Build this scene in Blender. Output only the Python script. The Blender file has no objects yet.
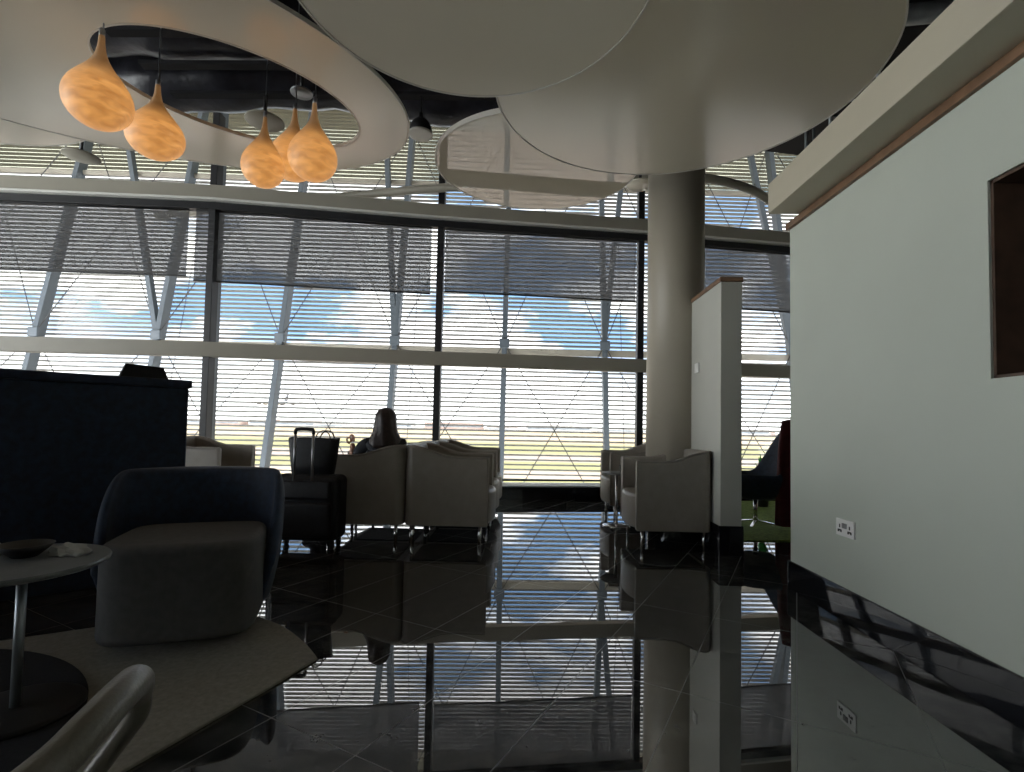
import bpy, bmesh, math, random
from mathutils import Vector, Matrix, Quaternion
random.seed(7)
PI = math.pi
R = math.radians
sc = bpy.context.scene
col = sc.collection

# ------------------------------------------------------------------ camera
CZ = 0.95
cd = bpy.data.cameras.new('camera'); cam = bpy.data.objects.new('camera', cd); col.objects.link(cam)
FPX = 515.0
cd.sensor_fit = 'HORIZONTAL'; cd.sensor_width = 36.0; cd.lens = FPX/1024*36.0
cd.shift_x = 0.0; cd.shift_y = 20.0/1024
cd.clip_start = 0.02; cd.clip_end = 6000
yaw = R(1.33); pit = math.atan(21/515); rho = 0.02
fw = Vector((-math.sin(yaw)*math.cos(pit), math.cos(yaw)*math.cos(pit), math.sin(pit)))
r0 = Vector((math.cos(yaw), math.sin(yaw), 0)); u0 = r0.cross(fw)
rv = r0*math.cos(rho)+u0*math.sin(rho); uv = u0*math.cos(rho)-r0*math.sin(rho)
m = Matrix((rv, uv, -fw)).transposed().to_4x4(); m.translation = (0, 0, CZ)
cam.matrix_world = m
sc.camera = cam

# ------------------------------------------------------------------ world, light, exposure
sc.view_settings.view_transform = 'Standard'
sc.view_settings.look = 'None'
sc.view_settings.gamma = 1
sc.view_settings.use_curve_mapping = False
sc.view_settings.exposure = 1.0
SKY = 1.0
w = bpy.data.worlds.new('sky'); sc.world = w; w.use_nodes = True
nt = w.node_tree; nt.nodes.clear()
def N(nt, t, **k):
    n = nt.nodes.new(t)
    for a, b in k.items(): setattr(n, a, b)
    return n
def lk(nt, a, b): nt.links.new(a, b)
tc = N(nt, 'ShaderNodeTexCoord'); mp = N(nt, 'ShaderNodeMapping'); lk(nt, tc.outputs['Generated'], mp.inputs[0])
mp.inputs['Scale'].default_value = (1, 1, 2.4); mp.inputs['Location'].default_value = (1.3, 0.2, 0.47)
n1 = N(nt, 'ShaderNodeTexNoise'); n1.inputs['Scale'].default_value = 3.2; n1.inputs['Detail'].default_value = 7; n1.inputs['Roughness'].default_value = .52
lk(nt, mp.outputs[0], n1.inputs['Vector'])
rp = N(nt, 'ShaderNodeValToRGB'); lk(nt, n1.outputs[0], rp.inputs[0])
rp.color_ramp.elements[0].position = .41; rp.color_ramp.elements[0].color = (.42, .76, 1.32, 1)
rp.color_ramp.elements[1].position = .50; rp.color_ramp.elements[1].color = (3.7, 3.7, 3.8, 1)
e = rp.color_ramp.elements.new(.75); e.color = (3.0, 3.1, 3.2, 1)
# haze towards the horizon
sx = N(nt, 'ShaderNodeSeparateXYZ'); lk(nt, tc.outputs['Generated'], sx.inputs[0])
hz = N(nt, 'ShaderNodeMapRange'); hz.inputs[1].default_value = 0.0; hz.inputs[2].default_value = .16; hz.inputs[3].default_value = 1; hz.inputs[4].default_value = 0
lk(nt, sx.outputs[2], hz.inputs[0])
mx = N(nt, 'ShaderNodeMixRGB'); lk(nt, hz.outputs[0], mx.inputs[0]); lk(nt, rp.outputs[0], mx.inputs[1]); mx.inputs[2].default_value = (3.3, 3.35, 3.4, 1)
offview_boost = N(nt, 'ShaderNodeMapRange', interpolation_type='SMOOTHSTEP'); lk(nt, sx.outputs[1], offview_boost.inputs[0])  # sky brightened away from the facade, added as fill for the interior
offview_boost.inputs[1].default_value = .05; offview_boost.inputs[2].default_value = .5; offview_boost.inputs[3].default_value = 1.22; offview_boost.inputs[4].default_value = .62
bg = N(nt, 'ShaderNodeBackground'); lk(nt, mx.outputs[0], bg.inputs[0]); lk(nt, offview_boost.outputs[0], bg.inputs[1])
wo = N(nt, 'ShaderNodeOutputWorld'); lk(nt, bg.outputs[0], wo.inputs[0])

# ------------------------------------------------------------------ materials
MATS = {}
def mat(name, color=(.5, .5, .5), rough=.5, metal=0., ior=1.45, noise=0., nscale=8., bump=0., bscale=60., emit=None, estr=0., coat=0., sheen=0., detail=3.):
    if name in MATS: return MATS[name]
    m = bpy.data.materials.new(name); m.use_nodes = True; nt = m.node_tree
    b = nt.nodes['Principled BSDF']
    b.inputs['Base Color'].default_value = (*color, 1); b.inputs['Roughness'].default_value = rough
    b.inputs['Metallic'].default_value = metal; b.inputs['IOR'].default_value = ior
    b.inputs['Coat Weight'].default_value = coat; b.inputs['Sheen Weight'].default_value = sheen
    tc = N(nt, 'ShaderNodeTexCoord')
    if noise > 0:
        n = N(nt, 'ShaderNodeTexNoise'); n.inputs['Scale'].default_value = nscale; n.inputs['Detail'].default_value = detail
        lk(nt, tc.outputs['Object'], n.inputs['Vector'])
        r = N(nt, 'ShaderNodeValToRGB'); lk(nt, n.outputs[0], r.inputs[0])
        r.color_ramp.elements[0].position = .3; r.color_ramp.elements[1].position = .7
        r.color_ramp.elements[0].color = (*[c*(1-noise) for c in color], 1)
        r.color_ramp.elements[1].color = (*[min(1, c*(1+noise)) for c in color], 1)
        lk(nt, r.outputs[0], b.inputs['Base Color'])
    if bump > 0:
        n = N(nt, 'ShaderNodeTexNoise'); n.inputs['Scale'].default_value = bscale; n.inputs['Detail'].default_value = 3
        lk(nt, tc.outputs['Object'], n.inputs['Vector'])
        bp = N(nt, 'ShaderNodeBump'); bp.inputs['Strength'].default_value = bump; bp.inputs['Distance'].default_value = .01
        lk(nt, n.outputs[0], bp.inputs['Height']); lk(nt, bp.outputs[0], b.inputs['Normal'])
    if emit:
        b.inputs['Emission Color'].default_value = (*emit, 1); b.inputs['Emission Strength'].default_value = estr
    MATS[name] = m
    return m

M_wall = mat('sage_wall_paint', (.50, .535, .47), .55, noise=.02, nscale=2.5, bump=.05, bscale=220)
M_part = mat('partition_paint', (.48, .48, .43), .5, noise=.03, nscale=3)
M_col = mat('column_paint', (.37, .335, .27), .42, noise=.03, nscale=2)
M_raft = mat('raft_lacquer', (.84, .79, .66), .14, ior=1.8, noise=.02, nscale=1.5)
M_bulk = mat('bulkhead_paint', (.50, .46, .36), .5, noise=.02)
M_raftgloss = mat('mirror_gloss_lacquer', (.66, .61, .49), .006, ior=1.75, noise=.02, nscale=1.5)
M_raftedge = mat('raft_edge', (.72, .70, .64), .35, noise=.02, nscale=4)
M_rail = mat('rail_paint', (.37, .345, .285), .4, noise=.04, nscale=3)
M_white = mat('white_trim', (.8, .79, .74), .35, noise=.02)
M_post = mat('dark_post_metal', (.02, .02, .022), .45, noise=.2, nscale=6)
M_black = mat('black_void_paint', (.008, .008, .011), .9, noise=.3, nscale=2)
M_strut = mat('strut_paint', (.13, .155, .175), .4, noise=.05, nscale=3)
M_slat = mat('louvre_aluminium', (.27, .27, .26), .5, noise=.05, nscale=5)
M_cable = mat('cable_steel', (.10, .10, .10), .5, .3, noise=.1)
M_wood = mat('oak_trim', (.19, .11, .065), .45, noise=.25, nscale=9)
M_niche = mat('dark_walnut', (.075, .045, .03), .55, noise=.25, nscale=11)
M_plinth = mat('black_gloss_stone', (.006, .007, .010), .04, ior=1.6, noise=.4, nscale=12)
M_uph = mat('taupe_leather', (.26, .235, .205), .42, noise=.06, nscale=14, bump=.15, bscale=240)
M_seat = mat('pale_leather_seat', (.30, .275, .24), .4, noise=.05, nscale=14, bump=.15, bscale=240)
M_navy = mat('navy_fabric', (.017, .030, .060), .6, noise=.3, nscale=30, bump=.2, bscale=400, sheen=.08)
M_greyuph = mat('grey_fabric', (.085, .082, .078), .75, noise=.12, nscale=30, bump=.2, bscale=400)
M_cream = mat('cream_leather', (.15, .135, .105), .4, noise=.08, nscale=12, bump=.1, bscale=200)
M_chrome = mat('chrome', (.75, .75, .76), .12, 1.0, noise=.03)
M_case = mat('suitcase_fabric', (.010, .011, .014), .6, noise=.3, nscale=40, bump=.2, bscale=300)
M_rubber = mat('black_rubber', (.012, .012, .013), .6, noise=.2)
M_alu = mat('telescopic_tube', (.34, .34, .35), .3, .8, noise=.05)
M_glassy = None
M_skin = mat('skin', (.42, .22, .15), .55, noise=.06, nscale=25)
M_hair = mat('dark_brown_hair', (.018, .009, .008), .45, noise=.5, nscale=30, bump=.4, bscale=120)
M_cloth = mat('dark_clothing', (.010, .012, .018), .8, noise=.3, nscale=20, bump=.2, bscale=150)
M_rug = mat('beige_carpet', (.26, .24, .20), .95, noise=.15, nscale=60, bump=.3, bscale=500)
M_shadedisc = mat('painted_carpet_shade', (.008, .008, .011), .95, noise=.35, nscale=60, bump=.3, bscale=500)  # near-black tone for the shade painted onto the carpet
M_green = mat('green_carpet', (.20, .30, .06), .95, noise=.35, nscale=35, bump=.4, bscale=300)
M_maroon = mat('maroon_cloth', (.10, .012, .018), .8, noise=.2, nscale=12)
M_table = mat('grey_table_top', (.20, .21, .21), .28, noise=.12, nscale=18)
M_paper = mat('crumpled_paper', (.52, .52, .50), .8, noise=.05, nscale=20)
M_socket = mat('socket_white', (.82, .82, .79), .35, noise=.01)
M_pin = mat('socket_dark', (.02, .02, .02), .6, noise=.1)
M_grey = mat('switch_grey', (.25, .25, .25), .5, noise=.1)
M_duct = mat('black_duct_wrap', (.022, .022, .030), .32, noise=.5, nscale=7, bump=.8, bscale=9)
M_galv = mat('galvanised_steel', (.30, .32, .34), .4, .7, noise=.15, nscale=9)
M_shade_rim = mat('shade_rim', (.05, .05, .052), .6, noise=.1)
M_opal = mat('opal_diffuser', (.62, .62, .58), .4, noise=.02)
M_leaf = mat('bright_leaf', (.06, .42, .08), .5, noise=.3, nscale=30)
M_pot = mat('pot_glaze', (.05, .05, .05), .4, noise=.1)
M_plane = mat('aircraft_white', (.55, .56, .58), .4, noise=.05)
M_engine = mat('aircraft_grey', (.10, .10, .11), .5, noise=.1)
M_build = mat('terminal_cladding', (.42, .40, .38), .7, noise=.25, nscale=.05)
M_build2 = mat('terminal_glazing', (.16, .18, .20), .4, noise=.25, nscale=.1)
M_brick = mat('terminal_roof', (.34, .24, .20), .8, noise=.2, nscale=.1)

def custom(name):
    m = bpy.data.materials.new(name); m.use_nodes = True; m.node_tree.nodes.clear(); MATS[name] = m
    return m, m.node_tree
# polished black granite in a diagonal grid
m, nt = custom('polished_black_granite'); M_floor = m
out = N(nt, 'ShaderNodeOutputMaterial'); b = N(nt, 'ShaderNodeBsdfPrincipled'); lk(nt, b.outputs[0], out.inputs[0])
g = N(nt, 'ShaderNodeNewGeometry')
A = R(27.6)
du = N(nt, 'ShaderNodeVectorMath', operation='DOT_PRODUCT'); du.inputs[1].default_value = (math.sin(A), math.cos(A), 0)
dv = N(nt, 'ShaderNodeVectorMath', operation='DOT_PRODUCT'); dv.inputs[1].default_value = (math.cos(A), -math.sin(A), 0)
lk(nt, g.outputs['Position'], du.inputs[0]); lk(nt, g.outputs['Position'], dv.inputs[0])
def mth(op, a, v):
    n = N(nt, 'ShaderNodeMath', operation=op); lk(nt, a, n.inputs[0]); n.inputs[1].default_value = v; return n.outputs[0]
cmb = N(nt, 'ShaderNodeCombineXYZ'); lk(nt, mth('ADD', du.outputs['Value'], -.26+.86*20), cmb.inputs[0]); lk(nt, mth('ADD', dv.outputs['Value'], .37*40), cmb.inputs[1])
br = N(nt, 'ShaderNodeTexBrick', offset=0.0, squash=1.0); lk(nt, cmb.outputs[0], br.inputs['Vector'])
br.inputs['Scale'].default_value = 1; br.inputs['Mortar Size'].default_value = .0016; br.inputs['Mortar Smooth'].default_value = .2
br.inputs['Brick Width'].default_value = .86; br.inputs['Row Height'].default_value = .37
nz = N(nt, 'ShaderNodeTexNoise'); nz.inputs['Scale'].default_value = 11; nz.inputs['Detail'].default_value = 9; nz.inputs['Roughness'].default_value = .68
lk(nt, g.outputs['Position'], nz.inputs['Vector'])
vr = N(nt, 'ShaderNodeValToRGB'); lk(nt, nz.outputs[0], vr.inputs[0])
vr.color_ramp.elements[0].position = .42; vr.color_ramp.elements[0].color = (.006, .007, .008, 1)
vr.color_ramp.elements[1].position = .70; vr.color_ramp.elements[1].color = (.11, .115, .115, 1)
mxx = N(nt, 'ShaderNodeMixRGB'); lk(nt, br.outputs['Fac'], mxx.inputs[0]); lk(nt, vr.outputs[0], mxx.inputs[1]); mxx.inputs[2].default_value = (.045, .045, .043, 1)
lk(nt, mxx.outputs[0], b.inputs['Base Color'])
rr = N(nt, 'ShaderNodeMapRange'); lk(nt, br.outputs['Fac'], rr.inputs[0]); rr.inputs[3].default_value = .012; rr.inputs[4].default_value = .5
lk(nt, rr.outputs[0], b.inputs['Roughness']); b.inputs['IOR'].default_value = 2.45

# see-through roller fabric
def sheer(name, trans, diff, refl=.0, dcol=(.25, .26, .27)):
    m, nt = custom(name)
    out = N(nt, 'ShaderNodeOutputMaterial')
    t = N(nt, 'ShaderNodeBsdfTransparent'); t.inputs[0].default_value = (*trans, 1)
    d = N(nt, 'ShaderNodeBsdfTranslucent')
    tcx = N(nt, 'ShaderNodeTexCoord'); nn = N(nt, 'ShaderNodeTexNoise'); nn.inputs['Scale'].default_value = 3
    lk(nt, tcx.outputs['Object'], nn.inputs['Vector'])
    cr = N(nt, 'ShaderNodeValToRGB'); lk(nt, nn.outputs[0], cr.inputs[0])
    cr.color_ramp.elements[0].color = (*[c*.92 for c in dcol], 1); cr.color_ramp.elements[1].color = (*dcol, 1)
    lk(nt, cr.outputs[0], d.inputs[0])
    mx = N(nt, 'ShaderNodeMixShader'); mx.inputs[0].default_value = diff; lk(nt, t.outputs[0], mx.inputs[1]); lk(nt, d.outputs[0], mx.inputs[2])
    last = mx.outputs[0]
    if refl > 0:
        gl = N(nt, 'ShaderNodeBsdfGlossy'); gl.inputs['Roughness'].default_value = .02
        fr = N(nt, 'ShaderNodeFresnel'); fr.inputs[0].default_value = 1.0+refl
        gg = N(nt, 'ShaderNodeNewGeometry'); fm = N(nt, 'ShaderNodeMath', operation='MULTIPLY_ADD'); lk(nt, gg.outputs['Backfacing'], fm.inputs[0]); fm.inputs[1].default_value = -1; fm.inputs[2].default_value = 1
        ff = N(nt, 'ShaderNodeMath', operation='MULTIPLY'); lk(nt, fm.outputs[0], ff.inputs[0]); lk(nt, fr.outputs[0], ff.inputs[1])
        m2 = N(nt, 'ShaderNodeMixShader'); lk(nt, ff.outputs[0], m2.inputs[0]); lk(nt, last, m2.inputs[1]); lk(nt, gl.outputs[0], m2.inputs[2]); last = m2.outputs[0]
    lk(nt, last, out.inputs[0])
    return m
M_fabric = sheer('grey_roller_fabric', (.47, .475, .48), .30, dcol=(.42, .43, .45))
M_pane = sheer('clear_window_glass', (.96, .97, .96), .0, refl=.35)
M_frit = sheer('fritted_window_glass', (.66, .67, .60), .16, dcol=(.6, .6, .52))
M_tumbler = sheer('tumbler_glass', (.72, .74, .74), .12, refl=.45, dcol=(.6, .6, .58))

# lamp glass: lit from inside
m, nt = custom('lit_onyx_glass'); M_lamp = m
out = N(nt, 'ShaderNodeOutputMaterial'); b = N(nt, 'ShaderNodeBsdfPrincipled'); lk(nt, b.outputs[0], out.inputs[0])
tcx = N(nt, 'ShaderNodeTexCoord'); mp = N(nt, 'ShaderNodeMapping'); mp.inputs['Scale'].default_value = (1, 1, 3.0); lk(nt, tcx.outputs['Object'], mp.inputs[0])
nn = N(nt, 'ShaderNodeTexNoise'); nn.inputs['Scale'].default_value = 9; nn.inputs['Detail'].default_value = 5; nn.inputs['Distortion'].default_value = .8; lk(nt, mp.outputs[0], nn.inputs['Vector'])
cr = N(nt, 'ShaderNodeValToRGB'); lk(nt, nn.outputs[0], cr.inputs[0])
cr.color_ramp.elements[0].position = .35; cr.color_ramp.elements[0].color = (.52, .20, .045, 1)
cr.color_ramp.elements[1].position = .75; cr.color_ramp.elements[1].color = (1.0, .46, .12, 1)
lk(nt, cr.outputs[0], b.inputs['Emission Color'])
sx = N(nt, 'ShaderNodeSeparateXYZ'); lk(nt, tcx.outputs['Object'], sx.inputs[0])
mr = N(nt, 'ShaderNodeMapRange'); lk(nt, sx.outputs[2], mr.inputs[0]); mr.inputs[1].default_value = .22; mr.inputs[2].default_value = .42; mr.inputs[3].default_value = .40; mr.inputs[4].default_value = .07
lk(nt, mr.outputs[0], b.inputs['Emission Strength']); b.inputs['Base Color'].default_value = (.42, .32, .22, 1); b.inputs['Roughness'].default_value = .55

# airfield: grass strips and tarmac
m, nt = custom('airfield_ground'); M_field = m
out = N(nt, 'ShaderNodeOutputMaterial'); b = N(nt, 'ShaderNodeBsdfPrincipled'); lk(nt, b.outputs[0], out.inputs[0]); b.inputs['Roughness'].default_value = .95
b.inputs['Specular IOR Level'].default_value = .1
g = N(nt, 'ShaderNodeNewGeometry'); sx = N(nt, 'ShaderNodeSeparateXYZ'); lk(nt, g.outputs['Position'], sx.inputs[0])
nn = N(nt, 'ShaderNodeTexNoise'); nn.inputs['Scale'].default_value = .012; nn.inputs['Detail'].default_value = 2
mpp = N(nt, 'ShaderNodeMapping'); mpp.inputs['Scale'].default_value = (1, .15, 1); lk(nt, g.outputs['Position'], mpp.inputs[0]); lk(nt, mpp.outputs[0], nn.inputs['Vector'])
dd = N(nt, 'ShaderNodeMath', operation='DIVIDE'); dd.inputs[0].default_value = 60.0; lk(nt, sx.outputs[1], dd.inputs[1])
ad = N(nt, 'ShaderNodeMath', operation='MULTIPLY_ADD'); lk(nt, nn.outputs[0], ad.inputs[0]); ad.inputs[1].default_value = .05; lk(nt, dd.outputs[0], ad.inputs[2])
sb = N(nt, 'ShaderNodeMath', operation='SUBTRACT'); lk(nt, ad.outputs[0], sb.inputs[0]); sb.inputs[1].default_value = .025
cr = N(nt, 'ShaderNodeValToRGB'); cr.color_ramp.interpolation = 'LINEAR'; lk(nt, sb.outputs[0], cr.inputs[0])
tar = (.26, .205, .165, 1); pale = (.33, .26, .18, 1); grs = (.20, .185, .085, 1); dry = (.28, .215, .12, 1); far = (.23, .20, .16, 1)
stops = [(0.0, far), (.05, far), (.06, dry), (.13, pale), (.20, dry), (.22, grs), (.33, grs), (.35, tar), (.43, tar), (.445, grs), (.55, grs), (.565, tar), (.66, pale), (.68, grs), (.74, grs), (.755, tar), (1.0, tar)]
els = cr.color_ramp.elements
els[0].position, els[0].color = stops[0]; els[1].position, els[1].color = stops[-1]
for p, c in stops[1:-1]:
    q = els.new(p); q.color = c
lk(nt, cr.outputs[0], b.inputs['Base Color'])

# ------------------------------------------------------------------ mesh helpers
class MB:
    def __init__(s): s.bm = bmesh.new()
    def box(s, c, d, rz=0., rot=None):
        mt = Matrix.Translation(c) @ (rot.to_4x4() if rot else Matrix.Rotation(rz, 4, 'Z')) @ Matrix.Diagonal((*d, 1))
        bmesh.ops.create_cube(s.bm, size=1, matrix=mt); return s
    def b2(s, lo, hi): return s.box([(a+b)/2 for a, b in zip(lo, hi)], [b-a for a, b in zip(lo, hi)])
    def bar(s, p, q, wx, wy, up=(0, 0, 1)):
        p, q = Vector(p), Vector(q); d = q-p; z = d.normalized(); x = Vector(up).cross(z)
        if x.length < 1e-4: x = Vector((1, 0, 0))
        x.normalize(); y = z.cross(x)
        mt = Matrix.Translation((p+q)/2) @ Matrix((x, y, z)).transposed().to_4x4() @ Matrix.Diagonal((wx, wy, d.length, 1))
        bmesh.ops.create_cube(s.bm, size=1, matrix=mt); return s
    def tube(s, pts, r, seg=10, flat=1.0, cap=True):
        pts = [Vector(p) for p in pts]; n = len(pts); rs = r if isinstance(r, (list, tuple)) else [r]*n
        rings = []; prev = None
        for i, p in enumerate(pts):
            t = (pts[min(i+1, n-1)]-pts[max(i-1, 0)]).normalized()
            if prev is None:
                a = Vector((0, 0, 1)) if abs(t.z) < .9 else Vector((1, 0, 0))
                u = t.cross(a).normalized()
            else:
                u = (prev-t*prev.dot(t)).normalized()
            prev = u; v = t.cross(u)
            rings.append([s.bm.verts.new(p+u*math.cos(2*PI*k/seg)*rs[i]+v*math.sin(2*PI*k/seg)*rs[i]*flat) for k in range(seg)])
        for a, b in zip(rings, rings[1:]):
            for k in range(seg): s.bm.faces.new((a[k], a[(k+1) % seg], b[(k+1) % seg], b[k]))
        if cap:
            s.bm.faces.new(rings[0][::-1]); s.bm.faces.new(rings[-1])
        return s
    def lathe(s, prof, c=(0, 0, 0), seg=32, sx=1., sy=1., wob=None):
        rings = []
        for i, (r, z) in enumerate(prof):
            rings.append([s.bm.verts.new((c[0]+max(r, 1e-4)*sx*math.cos(2*PI*k/seg), c[1]+max(r, 1e-4)*sy*math.sin(2*PI*k/seg), c[2]+z)) for k in range(seg)])
        for a, b in zip(rings, rings[1:]):
            for k in range(seg): s.bm.faces.new((a[k], a[(k+1) % seg], b[(k+1) % seg], b[k]))
        s.bm.faces.new(rings[0][::-1]); s.bm.faces.new(rings[-1])
        return s
    def prism(s, poly, z0, z1):
        lo = [s.bm.verts.new((x, y, z0)) for x, y in poly]; hi = [s.bm.verts.new((x, y, z1)) for x, y in poly]
        n = len(poly)
        for k in range(n): s.bm.faces.new((lo[k], lo[(k+1) % n], hi[(k+1) % n], hi[k]))
        s.bm.faces.new(lo[::-1]); s.bm.faces.new(hi); return s
    def build(s, name, m, parent=None, smooth=False, bevel=0., bseg=3, sub=0, xf=None):
        bmesh.ops.remove_doubles(s.bm, verts=s.bm.verts, dist=1e-5)
        bmesh.ops.recalc_face_normals(s.bm, faces=s.bm.faces)
        if xf is not None: bmesh.ops.transform(s.bm, matrix=xf, verts=s.bm.verts)
        me = bpy.data.meshes.new(name); s.bm.to_mesh(me); s.bm.free()
        me.materials.append(m)
        if smooth:
            for p in me.polygons: p.use_smooth = True
        o = bpy.data.objects.new(name, me); col.objects.link(o)
        if parent: o.parent = parent
        if bevel > 0:
            bv = o.modifiers.new('bevel', 'BEVEL'); bv.width = bevel; bv.segments = bseg; bv.limit_method = 'ANGLE'; bv.angle_limit = R(40)
            for p in me.polygons: p.use_smooth = True
            wn = o.modifiers.new('wn', 'WEIGHTED_NORMAL'); wn.keep_sharp = False
        if sub:
            ss = o.modifiers.new('sub', 'SUBSURF'); ss.levels = sub; ss.render_levels = sub
        return o
def empty(name, loc=(0, 0, 0), rz=0):
    o = bpy.data.objects.new(name, None); col.objects.link(o); o.location = loc; o.rotation_euler = (0, 0, rz); o.empty_display_size = .1; return o
def tag(o, label, cat, group=None):
    o['label'] = label; o['category'] = cat
    if group: o['group'] = group
    return o
def struct(o): o['kind'] = 'structure'; return o
def copy_tree(o, parent=None):
    c = o.copy(); col.objects.link(c); c.parent = parent
    if parent is not None: c.matrix_parent_inverse = o.matrix_parent_inverse
    for ch in list(o.children): copy_tree(ch, c)
    return c
def smoothstep(a, b, x):
    t = max(0, min(1, (x-a)/(b-a))); return t*t*(3-2*t)
def crom(pts, n=8, closed=False):
    P = [Vector(p) for p in pts]; out = []; L = len(P)
    rng = range(L if closed else L-1)
    for i in rng:
        a, b, c, d = (P[(i-1) % L], P[i], P[(i+1) % L], P[(i+2) % L]) if closed else (P[max(i-1, 0)], P[i], P[i+1], P[min(i+2, L-1)])
        for k in range(n):
            t = k/n
            out.append(.5*((2*b)+(c-a)*t+(2*a-5*b+4*c-d)*t*t+(3*b-a-3*c+d)*t**3))
    if not closed: out.append(P[-1])
    return out

# ------------------------------------------------------------------ setting: floor, walls, ceiling
INNER = [(-10.0, 6.1), (-6.95, 6.30), (-4.1, 6.53), (-1.2, 7.05), (1.67, 7.48), (4.6, 8.03), (7.5, 8.6)]
def inner_y(x):
    for (x0, y0), (x1, y1) in zip(INNER, INNER[1:]):
        if x0 <= x <= x1: return y0+(y1-y0)*(x-x0)/(x1-x0)
    return INNER[-1][1]
def offs(dy): return [(x, y+dy) for x, y in INNER]
XL, XR, YB = -10.0, 7.5, -5.0
struct(MB().prism([(XL, YB), (XR, YB)]+offs(.06)[::-1], -.30, 0.0).build('floor', M_floor))
struct(MB().prism(offs(-.42)+offs(.06)[::-1], .0, .165).build('trim_1', M_plinth, bevel=.006))            # black upstand
struct(MB().prism(offs(-.37)+offs(.04)[::-1], .165, .175).build('trim_2', M_white))                     # pale ledge on it
# lower floor of the void between the lounge edge and the glass
struct(MB().b2((-17, 6.4, -2.6), (12, 13.2, -2.4)).build('floor_lower', M_rail))
struct(MB().prism([(XL-7, YB-.3), (XR+5, YB-.3)]+[(XR+5, 7.8)]+offs(-.45)[::-1]+[(XL-7, 5.7)], 5.0, 5.25).build('ceiling', M_black))
struct(MB().b2((-17.2, YB, 9.6), (12.2, 14.6, 9.8)).build('ceiling_upper', M_rail))
wlf = MB(); wlf.b2((XL-.2, YB, 0), (XL, 6.0, .45)); wlf.b2((XL-.2, YB, 4.6), (XL, 6.0, 5.0)); wlf.b2((XL-.2, 5.6, .45), (XL, 6.0, 4.6)); wlf.b2((XL-.2, YB, .45), (XL, YB+.5, 4.6))
struct(wlf.build('wall_left', M_part))
wsd = struct(empty('window_20', (XL-.1, .3, .45)))  # side window added out of view to let daylight into the room
MB().b2((-.01, -4.8, 0), (.01, 5.3, 4.15)).build('glass_pane', M_pane, wsd)
for k in range(6): MB().b2((-.06, -4.82+k*2.02, 0), (.06, -4.76+k*2.02, 4.15)).build('mullion', M_post, wsd)
struct(MB().b2((XL-.2, YB-.2, 0), (XR+.2, YB, 5.0)).build('wall_back', M_part))
struct(MB().b2((XR, YB, 0), (XR+.2, 8.6, 5.0)).build('wall_far_right', M_part))
struct(MB().b2((-17.2, 5.5, -2.6), (-17, 14.4, 9.6)).build('wall_void_left', M_rail))
struct(MB().b2((12, 5.5, -2.6), (12.2, 14.9, 9.6)).build('wall_void_right', M_rail))
struct(MB().b2((-17, YB, 5.25), (12, YB+.2, 9.6)).build('wall_void_back', M_rail))

# right wall with a recessed niche (Y .85 to 1.86, Z 1.155 to 1.87)
WX0, WX1, WH = 1.655, 1.88, 2.225
wb = MB()
wb.b2((WX0, 1.86, 0), (WX1, 3.235, WH)); wb.b2((WX0, -3.0, 0), (WX1, .85, WH)); wb.b2((WX0, .85, 0), (WX1, 1.86, 1.155)); wb.b2((WX0, .85, 1.87), (WX1, 1.86, WH)); wb.b2((WX1-.05, .85, 1.155), (WX1, 1.86, 1.87))
wr = struct(wb.build('wall_right', M_wall))
nb = MB(); t_ = .012
nb.b2((WX0+.01, .85, 1.155), (WX1-.05, .85+t_, 1.87)); nb.b2((WX0+.01, 1.86-t_, 1.155), (WX1-.05, 1.86, 1.87)); nb.b2((WX0+.01, .85, 1.155), (WX1-.05, 1.86, 1.155+t_)); nb.b2((WX0+.01, .85, 1.87-t_), (WX1-.05, 1.86, 1.87)); nb.b2((WX1-.062, .85, 1.155), (WX1-.05, 1.86, 1.87))
nb.build('niche_lining', M_niche, wr)
struct(MB().b2((WX0-.014, -3.0, 0), (WX0, 3.235, .165)).b2((WX0-.014, 3.235, 0), (WX1+.01, 3.249, .165)).build('baseboard_right', M_plinth, bevel=.002))
struct(MB().b2((WX0-.022, -3.0, WH), (WX1+.02, 3.250, WH+.042)).build('trim_3', M_wood, bevel=.003))      # wooden capping
bk = MB().b2((1.455, -3.0, WH+.042), (2.35, 3.10, 2.45)).build('trim_4', M_bulk, bevel=.004)                 # bulkhead beam
struct(bk)

# partition with wooden cap abutting the column
PXa, PXb, PY0, PY1, PH = 1.522, 1.685, 4.02, 4.74, 2.12
pw = struct(MB().b2((PXa, PY0, 0), (PXb, PY1, PH)).build('wall_partition', M_part, bevel=.004))
struct(MB().b2((PXa-.008, PY0-.008, PH), (PXb+.008, PY1, PH+.035)).build('trim_5', M_wood, bevel=.003))
struct(MB().b2((PXa-.012, PY0-.012, 0), (PXb+.012, PY1-.02, .225)).build('baseboard_partition', M_plinth, bevel=.003))
sw = MB().box((PXa-.008, 4.55, 1.50), (.014, .085, .085)).build('light_switch', M_socket, bevel=.003)
MB().box((PXa-.017, 4.55, 1.50), (.006, .03, .05)).build('rocker', M_socket, sw, bevel=.002)
tag(sw, 'small white switch plate on the side of the grey partition beside the column', 'switch')

# round column
cl = MB().lathe([(.265, 0), (.265, 5.0)], (1.445, 4.97, 0), 64).build('column', M_col)
for p in cl.data.polygons: p.use_smooth = len(p.vertices) == 4
struct(cl)
MB().lathe([(.275, 0), (.275, .2), (.266, .205)], (1.445, 4.97, 0), 64).build('column_skirting', M_plinth, cl)

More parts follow.
